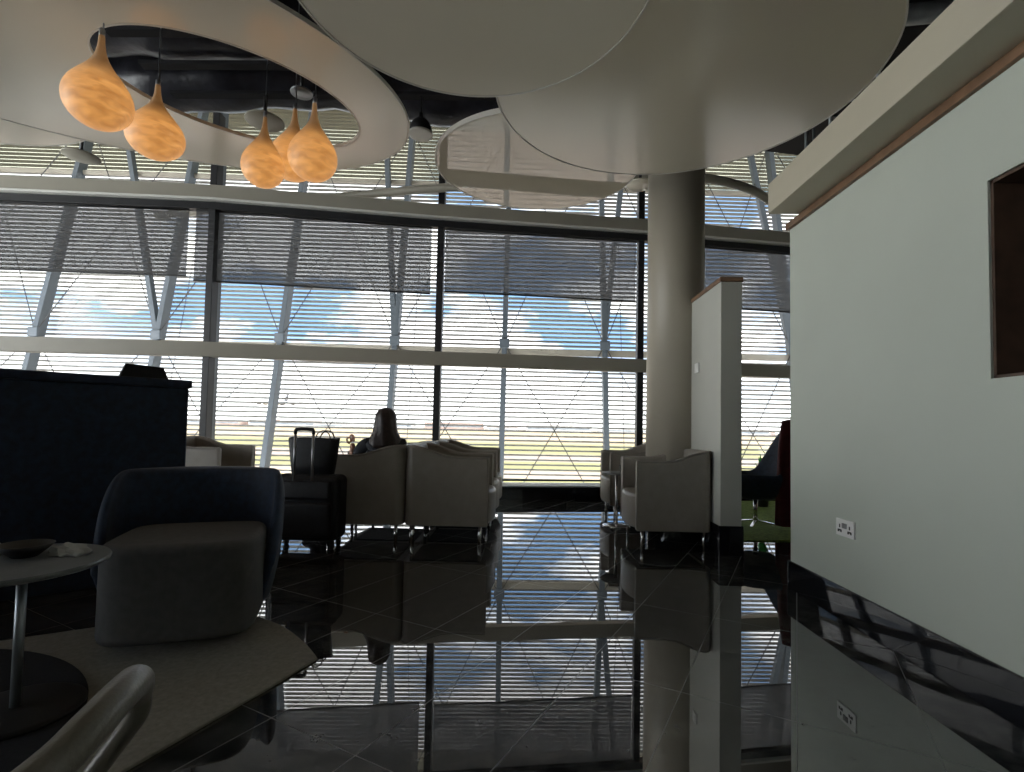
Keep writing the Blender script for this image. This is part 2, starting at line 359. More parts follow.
# socket on the right wall
so = empty('wall_socket', (WX0, 2.685, .4675))
tag(so, 'white double wall socket with dark pin slots low on the sage green wall', 'socket')
MB().b2((-.010, -.0735, -.043), (0, .0735, .043)).build('face_plate', M_socket, so, bevel=.003)
for s_ in (-1, 1):
    q = MB(); yc = s_*.040
    q.b2((-.0115, yc-.004, -.002), (-.0095, yc+.004, .016)); q.b2((-.0115, yc-.016, -.024), (-.0095, yc-.005, -.012)); q.b2((-.0115, yc+.005, -.024), (-.0095, yc+.016, -.012))
    q.box((-.0105, yc, -.014), (.0015, .03, .008))
    q.build('pin_slots', M_pin, so)
for s_ in (-1, 1): MB().box((-.012, s_*.010, .012), (.006, .015, .026)).build('rocker_switch', M_grey, so, bevel=.0015)

# ------------------------------------------------------------------ inner line: rails, posts, roller blinds
tn = [5]
def tname():
    tn[0] += 1; return 'trim_%d' % tn[0]
def rail(z0, z1, d0, d1, m, bev=.006):
    pa = offs(d0)+offs(d1)[::-1]
    struct(MB().prism(pa, z0, z1).build(tname(), m, bevel=bev))
rail(1.775, 1.965, -.06, .06, M_rail)          # middle rail
rail(3.83, 4.0, -.10, .08, M_rail)             # upper rail
rail(3.80, 3.83, -.115, .08, M_white)          # pale lower lip
rail(3.70, 3.795, -.05, .07, M_post)           # blind cassette
rail(.20, .225, -.02, .02, M_post, .002)       # thin low bar
for i, (x, y) in enumerate(INNER[1:-1]):
    z1 = 5.0
    struct(MB().b2((x-.045, y-.035, .175), (x+.045, y+.10, z1)).build(tname(), M_post, bevel=.005))
    struct(MB().b2((x-.105, y+.16, -2.4), (x-.165+.11+.02, y+.30, 6.5)).build(tname(), M_strut if i == 1 else M_post, bevel=.005)) if i in (1,) else None
def blind(x0, x1, z0, label):
    y0, y1 = inner_y(x0)+.02, inner_y(x1)+.02
    o = empty('roller_blind', ((x0+x1)/2, (y0+y1)/2, 3.72))
    tag(o, label, 'roller blind')
    a = math.atan2(y1-y0, x1-x0); L = math.hypot(x1-x0, y1-y0); h = 3.72-z0
    f = MB().box((0, 0, -h/2), (L, .0016, h)).build('fabric', M_fabric, o, xf=Matrix.Rotation(a, 4, 'Z'))
    MB().box((0, 0, -h), (L, .016, .022)).build('bottom_bar', M_shade_rim, o, xf=Matrix.Rotation(a, 4, 'Z'), bevel=.003)
    MB().tube([(-L/2, 0, .0), (L/2, 0, .0)], .03, 12).build('roller', M_post, o, xf=Matrix.Rotation(a, 4, 'Z'), smooth=True)
blind(-6.9, -4.42, 2.83, 'sheer grey roller blind in the window bay at the far left edge')
blind(-4.33, -1.33, 2.775, 'widest sheer grey roller blind, above the suitcase and the seated person')
blind(-1.14, 1.60, 2.82, 'sheer grey roller blind in the bay just left of the round column')
blind(1.84, 4.6, 2.80, 'sheer grey roller blind between the round column and the sage wall')

# ------------------------------------------------------------------ outer leaning glass facade with louvres
def GP(x, z, off=0.): return Vector((x, 12+.05*x+.2*(z-CZ)-off, z))
NX = [-16.8, -14.15, -11.36, -8.58, -5.74, -3.07, -.49, 1.90, 4.15, 6.45, 8.9, 11.9]
ZB, ZT, ZN, ZF = -2.4, 9.6, 2.93, 7.2
SP = .1105
for i in range(len(NX)-1):
    x0, x1 = NX[i], NX[i+1]
    wn = struct(empty('window_%d' % (i+1), GP((x0+x1)/2, ZB)))
    inv = wn.location.copy()
    T = Matrix.Translation(-inv)
    def quad(z0, z1, off, name, mt):
        b = MB(); a, c, d, e_ = GP(x0, z0, off), GP(x1, z0, off), GP(x1, z1, off), GP(x0, z1, off)
        nrm = (c-a).cross(e_-a).normalized()*.012
        vs = [b.bm.verts.new(v) for v in (a, c, d, e_)]+[b.bm.verts.new(v+nrm) for v in (a, c, d, e_)]
        for f in ((0, 1, 2, 3), (7, 6, 5, 4), (0, 4, 5, 1), (1, 5, 6, 2), (2, 6, 7, 3), (3, 7, 4, 0)): b.bm.faces.new([vs[k] for k in f])
        return b.build(name, mt, wn, xf=T)
    quad(ZB, ZF, .0, 'glass_pane', M_pane)
    quad(ZF+.01, ZT, .0, 'fritted_pane', M_frit)
    # louvre blades outside the glass
    b = MB(); n = int((ZT-ZB)/SP)
    ang = math.atan2(.05, 1)
    for k in range(n):
        z = ZB+.05+k*SP; c = GP((x0+x1)/2, z, -.16)
        b.box(c, ((x1-x0)/math.cos(ang)-.01, .085, .014), rot=(Matrix.Rotation(ang, 3, 'Z') @ Matrix.Rotation(R(-22), 3, 'X')))
    b.build('louvre_blades', M_slat, wn, xf=T)
    # main rafter at the left edge of the bay
    up = (0, 1, 0)
    MB().bar(GP(x0, ZB, .14), GP(x0, ZT, .14), .12, .24, up=(0, 1, .2)).build('rafter', M_strut, wn, xf=T, bevel=.006)
    # second slender member meeting the rafter at the node
    lean = {3: .33, 5: .12, 7: -.12, 9: .1}.get(i)
    if lean is not None:
        MB().bar(GP(x0-.02, ZN, .18), GP(x0-lean*(ZT-ZN), ZT, .18), .12, .14, up=(0, 1, .2)).build('slender_rafter', M_strut, wn, xf=T, bevel=.005)
    MB().box(GP(x0, ZN+.0, .27), (.24, .06, .22)).build('node_bracket', M_strut, wn, xf=T, bevel=.02)
    MB().bar(GP(x0, ZN-.18, .12), GP(x1, ZN-.18, .12), .07, .16).build('transom', M_rail, wn, xf=T, bevel=.004)
    MB().bar(GP(x0, ZF, .10), GP(x1, ZF, .10), .05, .10).build('upper_transom', M_rail, wn, xf=T, bevel=.004)
    ca = MB
    for (a0, za, a1, zb) in ((x0, ZN, x1, -1.17), (x1, ZN, x0, -1.17), (x0, ZN, x1, 8.75), (x1, ZN, x0, 8.75)):
        MB().tube([GP(a0, za, .22), GP(a1, zb, .22)], .011, 6).build('bracing_cable', M_cable, wn, xf=T)
    xm = (x0+x1)/2
    if i % 2 == 1: MB().tube([GP(x0+.42, -1, .1), GP(x0+.42, 6.5, .1)], .007, 6).build('hanger_wire', M_cable, wn, xf=T)

# ------------------------------------------------------------------ ceiling rafts
def ellipse(c, a, b, ang, n=128, amp=()):
    P = []
    for k in range(n):
        t = 2*PI*k/n; u, v = a*math.cos(t), b*math.sin(t)
        P.append((c[0]+u*math.cos(ang)-v*math.sin(ang), c[1]+u*math.sin(ang)+v*math.cos(ang)))
    return P
def raft(name, outer, z, th, label, cat='ceiling panel', hole=None, mt=None, edge=None, hang=()):
    c = (sum(p[0] for p in outer)/len(outer), sum(p[1] for p in outer)/len(outer))
    root = empty(name, (c[0], c[1], z)); tag(root, label, cat, None)
    T = Matrix.Translation((-c[0], -c[1], -z))
    b = MB(); bm = b.bm
    def loop(P, zz): return [bm.verts.new((x, y, zz)) for x, y in P]
    n = len(outer)
    if hole:
        o0, o1, h0, h1 = loop(outer, z), loop(outer, z+th), loop(hole, z), loop(hole, z+th)
        for k in range(n):
            j = (k+1) % n
            bm.faces.new((o0[k], o0[j], h0[j], h0[k])); bm.faces.new((o1[j], o1[k], h1[k], h1[j]))
            bm.faces.new((o0[j], o0[k], o1[k], o1[j])); bm.faces.new((h0[k], h0[j], h1[j], h1[k]))
        b.build('panel', mt or M_raft, root, xf=T, bevel=.012)
    else:
        b.prism(outer, z, z+th); b.build('panel', mt or M_raft, root, xf=T, bevel=min(.012, th*.3))
    rims = [outer]+([hole] if hole else [])
    for Pn in rims:
        rb = MB(); pts = [Vector((x, y, z+th*.5)) for x, y in Pn]
        rb2 = rb.bm; rings = []
        for k in range(n):
            t = (pts[(k+1) % n]-pts[k-1]).normalized(); nn_ = Vector((t.y, -t.x, 0)); e0 = pts[k]
            rings.append([rb2.verts.new(e0+nn_*a+Vector((0, 0, zz))) for a, zz in ((-.004, -th*.5-.002), (.005, -th*.5-.002), (.005, th*.5+.002), (-.004, th*.5+.002))])
        for k in range(n):
            a, c2 = rings[k], rings[(k+1) % n]
            for q in range(4): rb2.faces.new((a[q], a[(q+1) % 4], c2[(q+1) % 4], c2[q]))
        rb.build('rim', edge or M_raftedge, root, xf=T, smooth=False)
    for (hx, hy) in hang:
        MB().tube([(hx, hy, z+th), (hx, hy, 5.0)], .006, 8).build('hanger_rod', M_galv, root, xf=T)
    return root
raft('ceiling_raft', ellipse((-.279, 2.208), .833, .833, 0), 2.95, .05, 'large round beige ceiling raft hanging lowest at top centre, overlapping the raft beside it', hang=((-.7, 2.2), (.1, 2.2), (-.28, 2.6), (-.28, 1.8)))
raft('ceiling_raft', ellipse((.915, 3.12), 1.135, 1.105, 0), 3.07, .06, 'largest round glossy beige ceiling raft in front of the top of the column', hang=((.4, 3.1), (1.7, 3.6), (.9, 3.9), (1.6, 2.6)))
def hole_e(n=128): return ellipse((-1.966, 3.37), .80, .525, R(37), n)
def align(outer, hole):
    # same angular start for both loops
    c = (sum(p[0] for p in hole)/len(hole), sum(p[1] for p in hole)/len(hole))
    def res(P):
        out = []
        for k in range(128):
            th = 2*PI*k/128; d = (math.cos(th), math.sin(th)); best = None
            for i in range(len(P)):
                x0, y0 = P[i][0]-c[0], P[i][1]-c[1]; x1, y1 = P[(i+1) % len(P)][0]-c[0], P[(i+1) % len(P)][1]-c[1]
                ex, ey = x1-x0, y1-y0; den = d[0]*ey-d[1]*ex
                if abs(den) < 1e-9: continue
                t = (x0*ey-y0*ex)/den; s_ = (x0*d[1]-y0*d[0])/den
                if t > 0 and -1e-6 <= s_ <= 1+1e-6: best = t if best is None else max(best, t)
            out.append((c[0]+d[0]*best, c[1]+d[1]*best))
        return out
    return res(outer), res(hole)
oD, hD = align(ellipse((-2.743, 3.006), 1.997, 1.164, R(26.2), 256), hole_e(256))
raft('ceiling_raft_ring', oD, 3.15, .022, 'beige ceiling raft with an oval opening for the orange lamps', hole=hD, hang=((-3.6, 2.6), (-2.9, 2.2), (-3.3, 3.3)))
raft('ceiling_raft', ellipse((.075, 4.30), .86, .80, R(20)), 3.15, .035, 'small round glossy ceiling raft mirroring the blinds, left of the column', mt=M_raftgloss, hang=((-.3, 4.9), (.4, 4.9)))
raft('ceiling_raft', ellipse((-4.35, 3.62), .95, .64, R(10)), 3.30, .05, 'grey-beige ceiling raft peeping out at the left edge behind the opening raft', hang=((-4.4, 3.6), (-4.9, 3.6)))

# curved beam crossing the void
ring_pts = [(-5.75, 7.75, 4.12), (-4.20, 7.38, 4.12), (-2.60, 7.02, 4.12), (-.97, 6.70, 4.12), (1.04, 6.48, 4.12), (1.95, 6.40, 4.12), (2.40, 6.45, 4.12), (3.0, 6.75, 4.12), (3.55, 7.25, 4.12)]
cb = MB().tube(crom(ring_pts, 8), .055, 12).build(tname(), M_rail, smooth=True); struct(cb)

# ducts and services above the rafts
def duct(y, z, r, x0, x1, label, seed):
    rnd = random.Random(seed); pts = []; rs = []; n = int((x1-x0)/.12)
    for k in range(n+1):
        x = x0+(x1-x0)*k/n; pts.append((x, y+.10*math.sin(x*1.3+seed), z+.06*math.sin(x*2.1+seed*2))); rs.append(r*(1+.05*math.sin(k*1.1)+.05*rnd.random()))
    o = MB().tube(pts, rs, 18).build('ventilation_duct', M_duct, smooth=True)
    tag(o, label, 'duct')
duct(3.5, 4.36, .27, -4.6, -.4, 'black wrapped duct nearest the viewer inside the oval ceiling opening', 1)
duct(4.2, 4.36, .29, -4.6, .6, 'middle black wrapped duct crossing the oval ceiling opening', 2)
duct(5.1, 4.44, .28, -4.6, .9, 'black wrapped duct nearest the window behind the oval ceiling opening', 3)
def pipe(p, q, r, label, m=M_galv, cat='pipe'):
    o = MB().tube([p, q], r, 12).build('service_pipe', m, smooth=True); tag(o, label, cat); return o
pipe((2.7, 4.9, 4.905), (4.1, 4.7, 4.905), .09, 'short grey pipe under the dark ceiling right of the column')
tr = empty('ceiling_truss', (3.2, 5.6, 4.6)); tag(tr, 'black steel truss under the dark ceiling between the raft and the bulkhead', 'truss')
T = Matrix.Translation((-3.2, -5.6, -4.6))
MB().bar((1.9, 5.3, 4.85), (4.6, 5.9, 4.85), .05, .05).build('top_chord', M_post, tr, xf=T)
MB().bar((1.9, 5.3, 4.45), (4.6, 5.9, 4.45), .05, .05).build('bottom_chord', M_post, tr, xf=T)
for k in range(7):
    xa = 1.9+k*.38; ya = 5.3+k*.38*.6/2.7
    MB().bar((xa, ya, 4.45 if k % 2 else 4.85), (xa+.38, ya+.085, 4.85 if k % 2 else 4.45), .025, .025).build('web_bar', M_galv, tr, xf=T)
for k, (x, y) in enumerate([(2.05, 3.0), (2.3, 3.9), (2.55, 4.7), (2.9, 5.2)]):
    rod = MB().tube([(x, y, 2.45), (x, y, 5.0)], .012, 8).build('suspension_rod', M_galv, smooth=True)
    tag(rod, ['steel rod rising from the bulkhead nearest the viewer', 'second steel rod from the viewer rising beside the bulkhead', 'third steel rod from the viewer rising beside the bulkhead', 'farthest steel rod rising beside the bulkhead towards the window'][k], 'rod') if False else tag(rod, ['steel rod above the bulkhead, nearest the viewer', 'steel rod above the bulkhead, second from the viewer', 'steel rod above the bulkhead, third from the viewer', 'steel rod above the bulkhead, nearest the window'][k], 'rod')
    rod.name = 'suspension_rod'

# ------------------------------------------------------------------ drop shaped pendant lamps
DROP = [(.0, 0), (.045, .004), (.09, .02), (.135, .055), (.165, .10), (.178, .15), (.176, .20), (.158, .255), (.125, .31), (.09, .36), (.058, .41), (.036, .46), (.024, .51), (.018, .56), (.015, .60), (.0, .603)]
def lamp(x, y, zb, ztop, wd, label, proto=[]):
    if not proto:
        o = empty('pendant_lamp')
        MB().lathe(crom_prof(DROP), (0, 0, 0), 48).build('lamp_shade', M_lamp, o, smooth=True)
        
        MB().lathe([(.012, .595), (.016, .60), (.016, .64), (.008, .65)], (0, 0, 0), 16).build('cable_grip', M_galv, o, smooth=True)
        proto.append(o)
    else: o = copy_tree(proto[0])
    s = wd/.356; sz = (ztop-zb)/.603
    L = (3.945-zb)/sz
    o.location = (x, y, zb); o.scale = (s, s, sz); tag(o, label, 'pendant lamp', 'orange drop lamps')
    MB().tube([(0, 0, .59), (.008, 0, .66), (0, 0, .8), (0, 0, L)], .0045, 8).build('cable', M_galv, o)
    return o
def crom_prof(p):
    return [(max(v.x, 0), v.y) for v in crom([(a, b, 0) for a, b in p], 3)]
lamp(-2.385, 2.725, 2.56, 3.08, .325, 'orange drop-shaped pendant lamp, the leftmost and largest of the five')
lamp(-2.445, 3.244, 2.665, 3.15, .335, 'orange drop-shaped pendant lamp, second from the left, hanging alone beside the largest')
lamp(-1.812, 3.409, 2.555, 3.04, .275, 'orange drop-shaped pendant lamp hanging lowest, leftmost of the cluster of three')
lamp(-1.795, 3.81, 2.80, 3.35, .34, 'orange drop-shaped pendant lamp half hidden in the middle of the cluster of three')
lamp(-1.445, 3.347, 2.575, 3.10, .312, 'orange drop-shaped pendant lamp in front, rightmost of the cluster of three')
for ry in (2.725, 3.244, 3.378, 3.81, 4.18, 4.57):
    struct(MB().b2((-3.3, ry-.04, 3.945), (.2, ry+.04, 3.975)).build(tname(), M_black))

def disc_light(x, y, z, r, label, m=M_raft, zt=5.0):
    o = empty('round_disc_light', (x, y, z)); tag(o, label, 'ceiling fitting')
    MB().lathe([(r*.3, -.012), (r*.97, -.006), (r, .0), (r*.97, .010), (r*.2, .018)], (0, 0, 0), 40).build('disc', m, o, smooth=True)
    MB().tube([(0, 0, .015), (0, 0, zt-z)], .016, 10).build('rod', M_post, o, smooth=True)
disc_light(-5.3, 5.86, 4.05, .19, 'small round beige disc on a black rod at far left above the upper rail', M_rail)
disc_light(-2.43, 4.57, 3.71, .17, 'small round disc fitting behind the lowest orange lamp', M_rail, 3.945)
disc_light(-1.92, 4.18, 3.72, .09, 'tiny round disc fitting above the cluster of three orange lamps', M_galv, 3.945)
disc_light(1.24, 5.62, 3.65, .155, 'small round pale disc fitting touching the left side of the column top')
pd = empty('dome_pendant', (-.99, 4.57, 3.60)); tag(pd, 'black dome pendant light with white diffuser beside the small glossy raft', 'pendant light')
MB().lathe([(.105, .0), (.108, .02), (.10, .06), (.082, .10), (.05, .135), (.02, .15), (.02, .19), (.008, .20)], (0, 0, 0), 40).build('dome', M_post, pd, smooth=True)
MB().lathe([(.0, -.006), (.085, -.004), (.088, .004), (.0, .006)], (0, 0, 0), 40).build('diffuser', M_opal, pd, smooth=True)
MB().lathe([(.088, -.008), (.108, -.008), (.110, .008), (.088, .008)], (0, 0, 0), 40).build('rim', M_white, pd, smooth=True)
MB().tube([(0, 0, .19), (0, 0, .345)], .010, 8).build('stem', M_post, pd)

# ------------------------------------------------------------------ club armchairs
def upath(w, d, r, n=8):
    """outer U from front right round the back to front left: list of (x, y, nx, ny)"""
    P = []
    for k in range(10): P.append((w/2, d/2-(d-r)*k/9, 1, 0))
    for k in range(1, n+1):
        a = -k/n*PI/2; P.append((w/2-r+r*math.cos(a), -d/2+r+r*math.sin(a), math.cos(a), math.sin(a)))
    for k in range(1, 8): P.append((w/2-r-(w-2*r)*k/7, -d/2, 0, -1))
    for k in range(1, n+1):
        a = -PI/2-k/n*PI/2; P.append((-w/2+r+r*math.cos(a), -d/2+r+r*math.sin(a), math.cos(a), math.sin(a)))
    for k in range(1, 10): P.append((-w/2, -d/2+r+(d-r)*k/9, -1, 0))
    return P
def make_armchair():
    o = empty('armchair')
    W, D, th = .67, .64, .065
    b = MB(); rings = []
    for (x, y, nx, ny) in upath(W, D, .07):
        f = smoothstep(D*.06, -D*.40, y) if False else 1-smoothstep(-D*.42, D*.10, y)
        h = .700+.085*f
        ix, iy = x-nx*th, y-ny*th
        sec = [(x, y, .145), (x, y, h-.018), (x-nx*.018, y-ny*.018, h), (ix+nx*.018, iy+ny*.018, h), (ix, iy, h-.018), (ix, iy, .145)]
        rings.append([b.bm.verts.new(p) for p in sec])
    for a, c in zip(rings, rings[1:]):
        for q in range(6): b.bm.faces.new((a[q], a[(q+1) % 6], c[(q+1) % 6], c[q]))
    b.bm.faces.new(rings[0]); b.bm.faces.new(rings[-1][::-1])
    b.build('shell', M_uph, o, bevel=.010)
    # piping along the outer top edge and down the arm fronts
    P = upath(W, D, .07); pts = [(P[0][0]-.003, P[0][1]+.002, .16)]
    for (x, y, nx, ny) in P:
        f = 1-smoothstep(-D*.42, D*.10, y); pts.append((x-nx*.004, y-ny*.004, .700+.085*f-.002))
    pts.append((P[-1][0]+.003, P[-1][1]+.002, .16))
    MB().tube(pts, .0055, 6).build('piping', M_seat, o, smooth=True)
    # seat block bulging a little in front of the arms
    s = MB(); n = 12; top = .425
    poly = [(-W/2+th+.004, -D/2+th+.004), (W/2-th-.004, -D/2+th+.004), (W/2-th-.004, D/2-.03)]
    for k in range(1, n): 
        t = k/n; poly.append(((W/2-th-.004)*(1-2*t), D/2-.03+.075*math.sin(PI*t)**.6))
    poly.append((-W/2+th+.004, D/2-.03))
    s.prism(poly, .15, top); s.build('seat', M_seat, o, bevel=.03, bseg=4)
    MB().b2((-W/2+.05, -D/2+.05, .135), (W/2-.05, D/2-.05, .155)).build('base_frame', M_rubber, o, bevel=.004)
    for sx_ in (-1, 1):
        for sy_ in (-1, 1):
            MB().tube([(sx_*(W/2-.05), sy_*(D/2-.06), .0), (sx_*(W/2-.05), sy_*(D/2-.06), .145)], .014, 14).build('leg', M_chrome, o, smooth=True)
    return o
ac = [None]
def armchair(x, y, rz, label, group):
    o = make_armchair() if ac[0] is None else copy_tree(ac[0])
    if ac[0] is None: ac[0] = o
    o.location = (x, y, 0); o.rotation_euler = (0, 0, rz); tag(o, label, 'armchair', group); return o
FR, FL = -PI/2, PI/2     # facing +X, facing -X
# centre block, back to back
armchair(-.612, 4.475, FR, 'taupe armchair facing the right, nearest of the back-to-back block in the centre', 'centre armchairs facing right').scale = (1, 1.05, 1)
armchair(-.612, 5.155, FR, 'taupe armchair facing the right, second in the back-to-back centre block', 'centre armchairs facing right').scale = (1, 1.05, 1)
armchair(-.612, 5.835, FR, 'taupe armchair facing the right, closest to the window in the centre block', 'centre armchairs facing right').scale = (1, 1.05, 1)
armchair(-1.292, 4.475, FL, 'taupe armchair behind the black suitcase with the long-haired person in it', 'centre armchairs facing left')
armchair(-1.292, 5.155, FL, 'taupe armchair facing left just beyond the one the person sits in', 'centre armchairs facing left')
# left block behind the dark bench
armchair(-3.21, 5.14, FR, 'taupe armchair between the tall dark booth back and the suitcase', 'left armchairs')
# right pair
armchair(1.212, 4.475, FL, 'taupe armchair against the partition, the nearest of the right-hand pair', 'right armchairs').scale = (1, .94, 1)
armchair(1.225, 5.80, FL, 'taupe armchair beyond the little round table, by the window left of the column', 'right armchairs').scale = (1, .94, 1)

# side table between the right-hand armchairs
st = empty('side_table', (.93, 5.13, 0)); tag(st, 'small round pedestal table between the two right-hand armchairs', 'table')
MB().lathe([(.0, 0), (.135, 0), (.135, .008), (.12, .014), (.018, .02), (.0, .021)], (0, 0, 0), 40).build('base', M_chrome, st, smooth=True)
MB().tube([(0, 0, .015), (0, 0, .51)], .014, 14).build('pole', M_chrome, st, smooth=True)
MB().lathe([(.0, .505), (.145, .505), (.15, .512), (.15, .520), (.146, .525), (.0, .525)], (0, 0, 0), 48).build('table_top', M_table, st)
tg = MB().lathe([(.0, 0), (.030, 0), (.036, .075), (.033, .075), (.028, .008), (.0, .008)], (.985, 5.10, .525), 24).build('tumbler', M_tumbler, smooth=True)
tag(tg, 'clear glass tumbler standing on the small round table by the window', 'glass')

# ------------------------------------------------------------------ suitcase with tote bag
SX, SY = -1.635, 3.95
sc_ = empty('suitcase', (SX, SY, 0)); tag(sc_, 'black upright cabin suitcase on spinner wheels with its handle pulled out', 'suitcase')
W_, D_ = .52, .24
MB().b2((-W_/2, -D_/2, .065), (W_/2, D_/2, .555)).build('body', M_case, sc_, bevel=.05, bseg=5)
MB().b2((-W_/2+.04, -D_/2-.035, .10), (W_/2-.04, -D_/2+.02, .36)).build('front_pocket', M_case, sc_, bevel=.03, bseg=4)
MB().b2((-W_/2+.05, -D_/2-.022, .38), (W_/2-.05, -D_/2+.02, .52)).build('top_pocket', M_case, sc_, bevel=.02, bseg=4)
z_ = MB().tube([(-W_/2-.004, -D_/2+.04, .10), (-W_/2-.004, -D_/2+.04, .52), (-W_/2+.04, -D_/2+.04, .558), (W_/2-.04, -D_/2+.04, .558), (W_/2+.004, -D_/2+.04, .52), (W_/2+.004, -D_/2+.04, .10)], .005, 6); z_.build('zip', M_rubber, sc_)
for sx_ in (-1, 1):
    for sy_ in (-1, 1):
        h = MB().box((sx_*(W_/2-.055), sy_*(D_/2-.05), .058), (.035, .04, .03)).build('wheel_housing', M_rubber, sc_, bevel=.006)
        MB().tube([(sx_*(W_/2-.055)-.014, sy_*(D_/2-.05)+.012, .025), (sx_*(W_/2-.055)+.014, sy_*(D_/2-.05)+.012, .025)], .025, 18).build('wheel', M_rubber, h, smooth=True)
th_ = empty('telescopic_handle', (0, 0, 0)); th_.parent = sc_
for sx_ in (-1, 1): MB().tube([(sx_*.068, -D_/2-.012, .52), (sx_*.068, -D_/2-.012, .875)], .010, 10).build('tube', M_alu, th_, smooth=True)
MB().tube(crom([(-.068, -D_/2-.012, .865), (-.066, -D_/2-.012, .892), (-.045, -D_/2-.012, .903), (.045, -D_/2-.012, .903), (.066, -D_/2-.012, .892), (.068, -D_/2-.012, .865)], 4), .013, 10).build('grip', M_rubber, th_, smooth=True)
tb = empty('tote_bag', (SX+.01, SY+.03, .557)); tag(tb, 'black tote bag standing on top of the black suitcase, thin handles up', 'bag')
b = MB(); bm = b.bm; rings = []
for z, w2, d2 in ((0, .160, .06), (.08, .172, .065), (.18, .185, .06), (.265, .198, .045), (.275, .198, .042)):
    ring = []
    for k in range(24):
        t = 2*PI*k/24; cx, sx2 = math.cos(t), math.sin(t)
        ring.append(bm.verts.new((w2*math.copysign(abs(cx)**.5, cx), d2*math.copysign(abs(sx2)**.6, sx2), z+(.008*math.sin(3*t) if z > .26 else 0))))
    rings.append(ring)
for a, c in zip(rings, rings[1:]):
    for k in range(24): bm.faces.new((a[k], a[(k+1) % 24], c[(k+1) % 24], c[k]))
bm.faces.new(rings[0][::-1]); bm.faces.new(rings[-1]); b.build('bag_body', M_case, tb, smooth=True)
for sy_ in (-1, 1):
    MB().tube(crom([(.02, sy_*.04, .25), (.04, sy_*.045, .31), (.085, sy_*.045, .335), (.13, sy_*.045, .31), (.145, sy_*.04, .25)], 5), .0045, 8).build('strap_handle', M_rubber, tb, smooth=True)

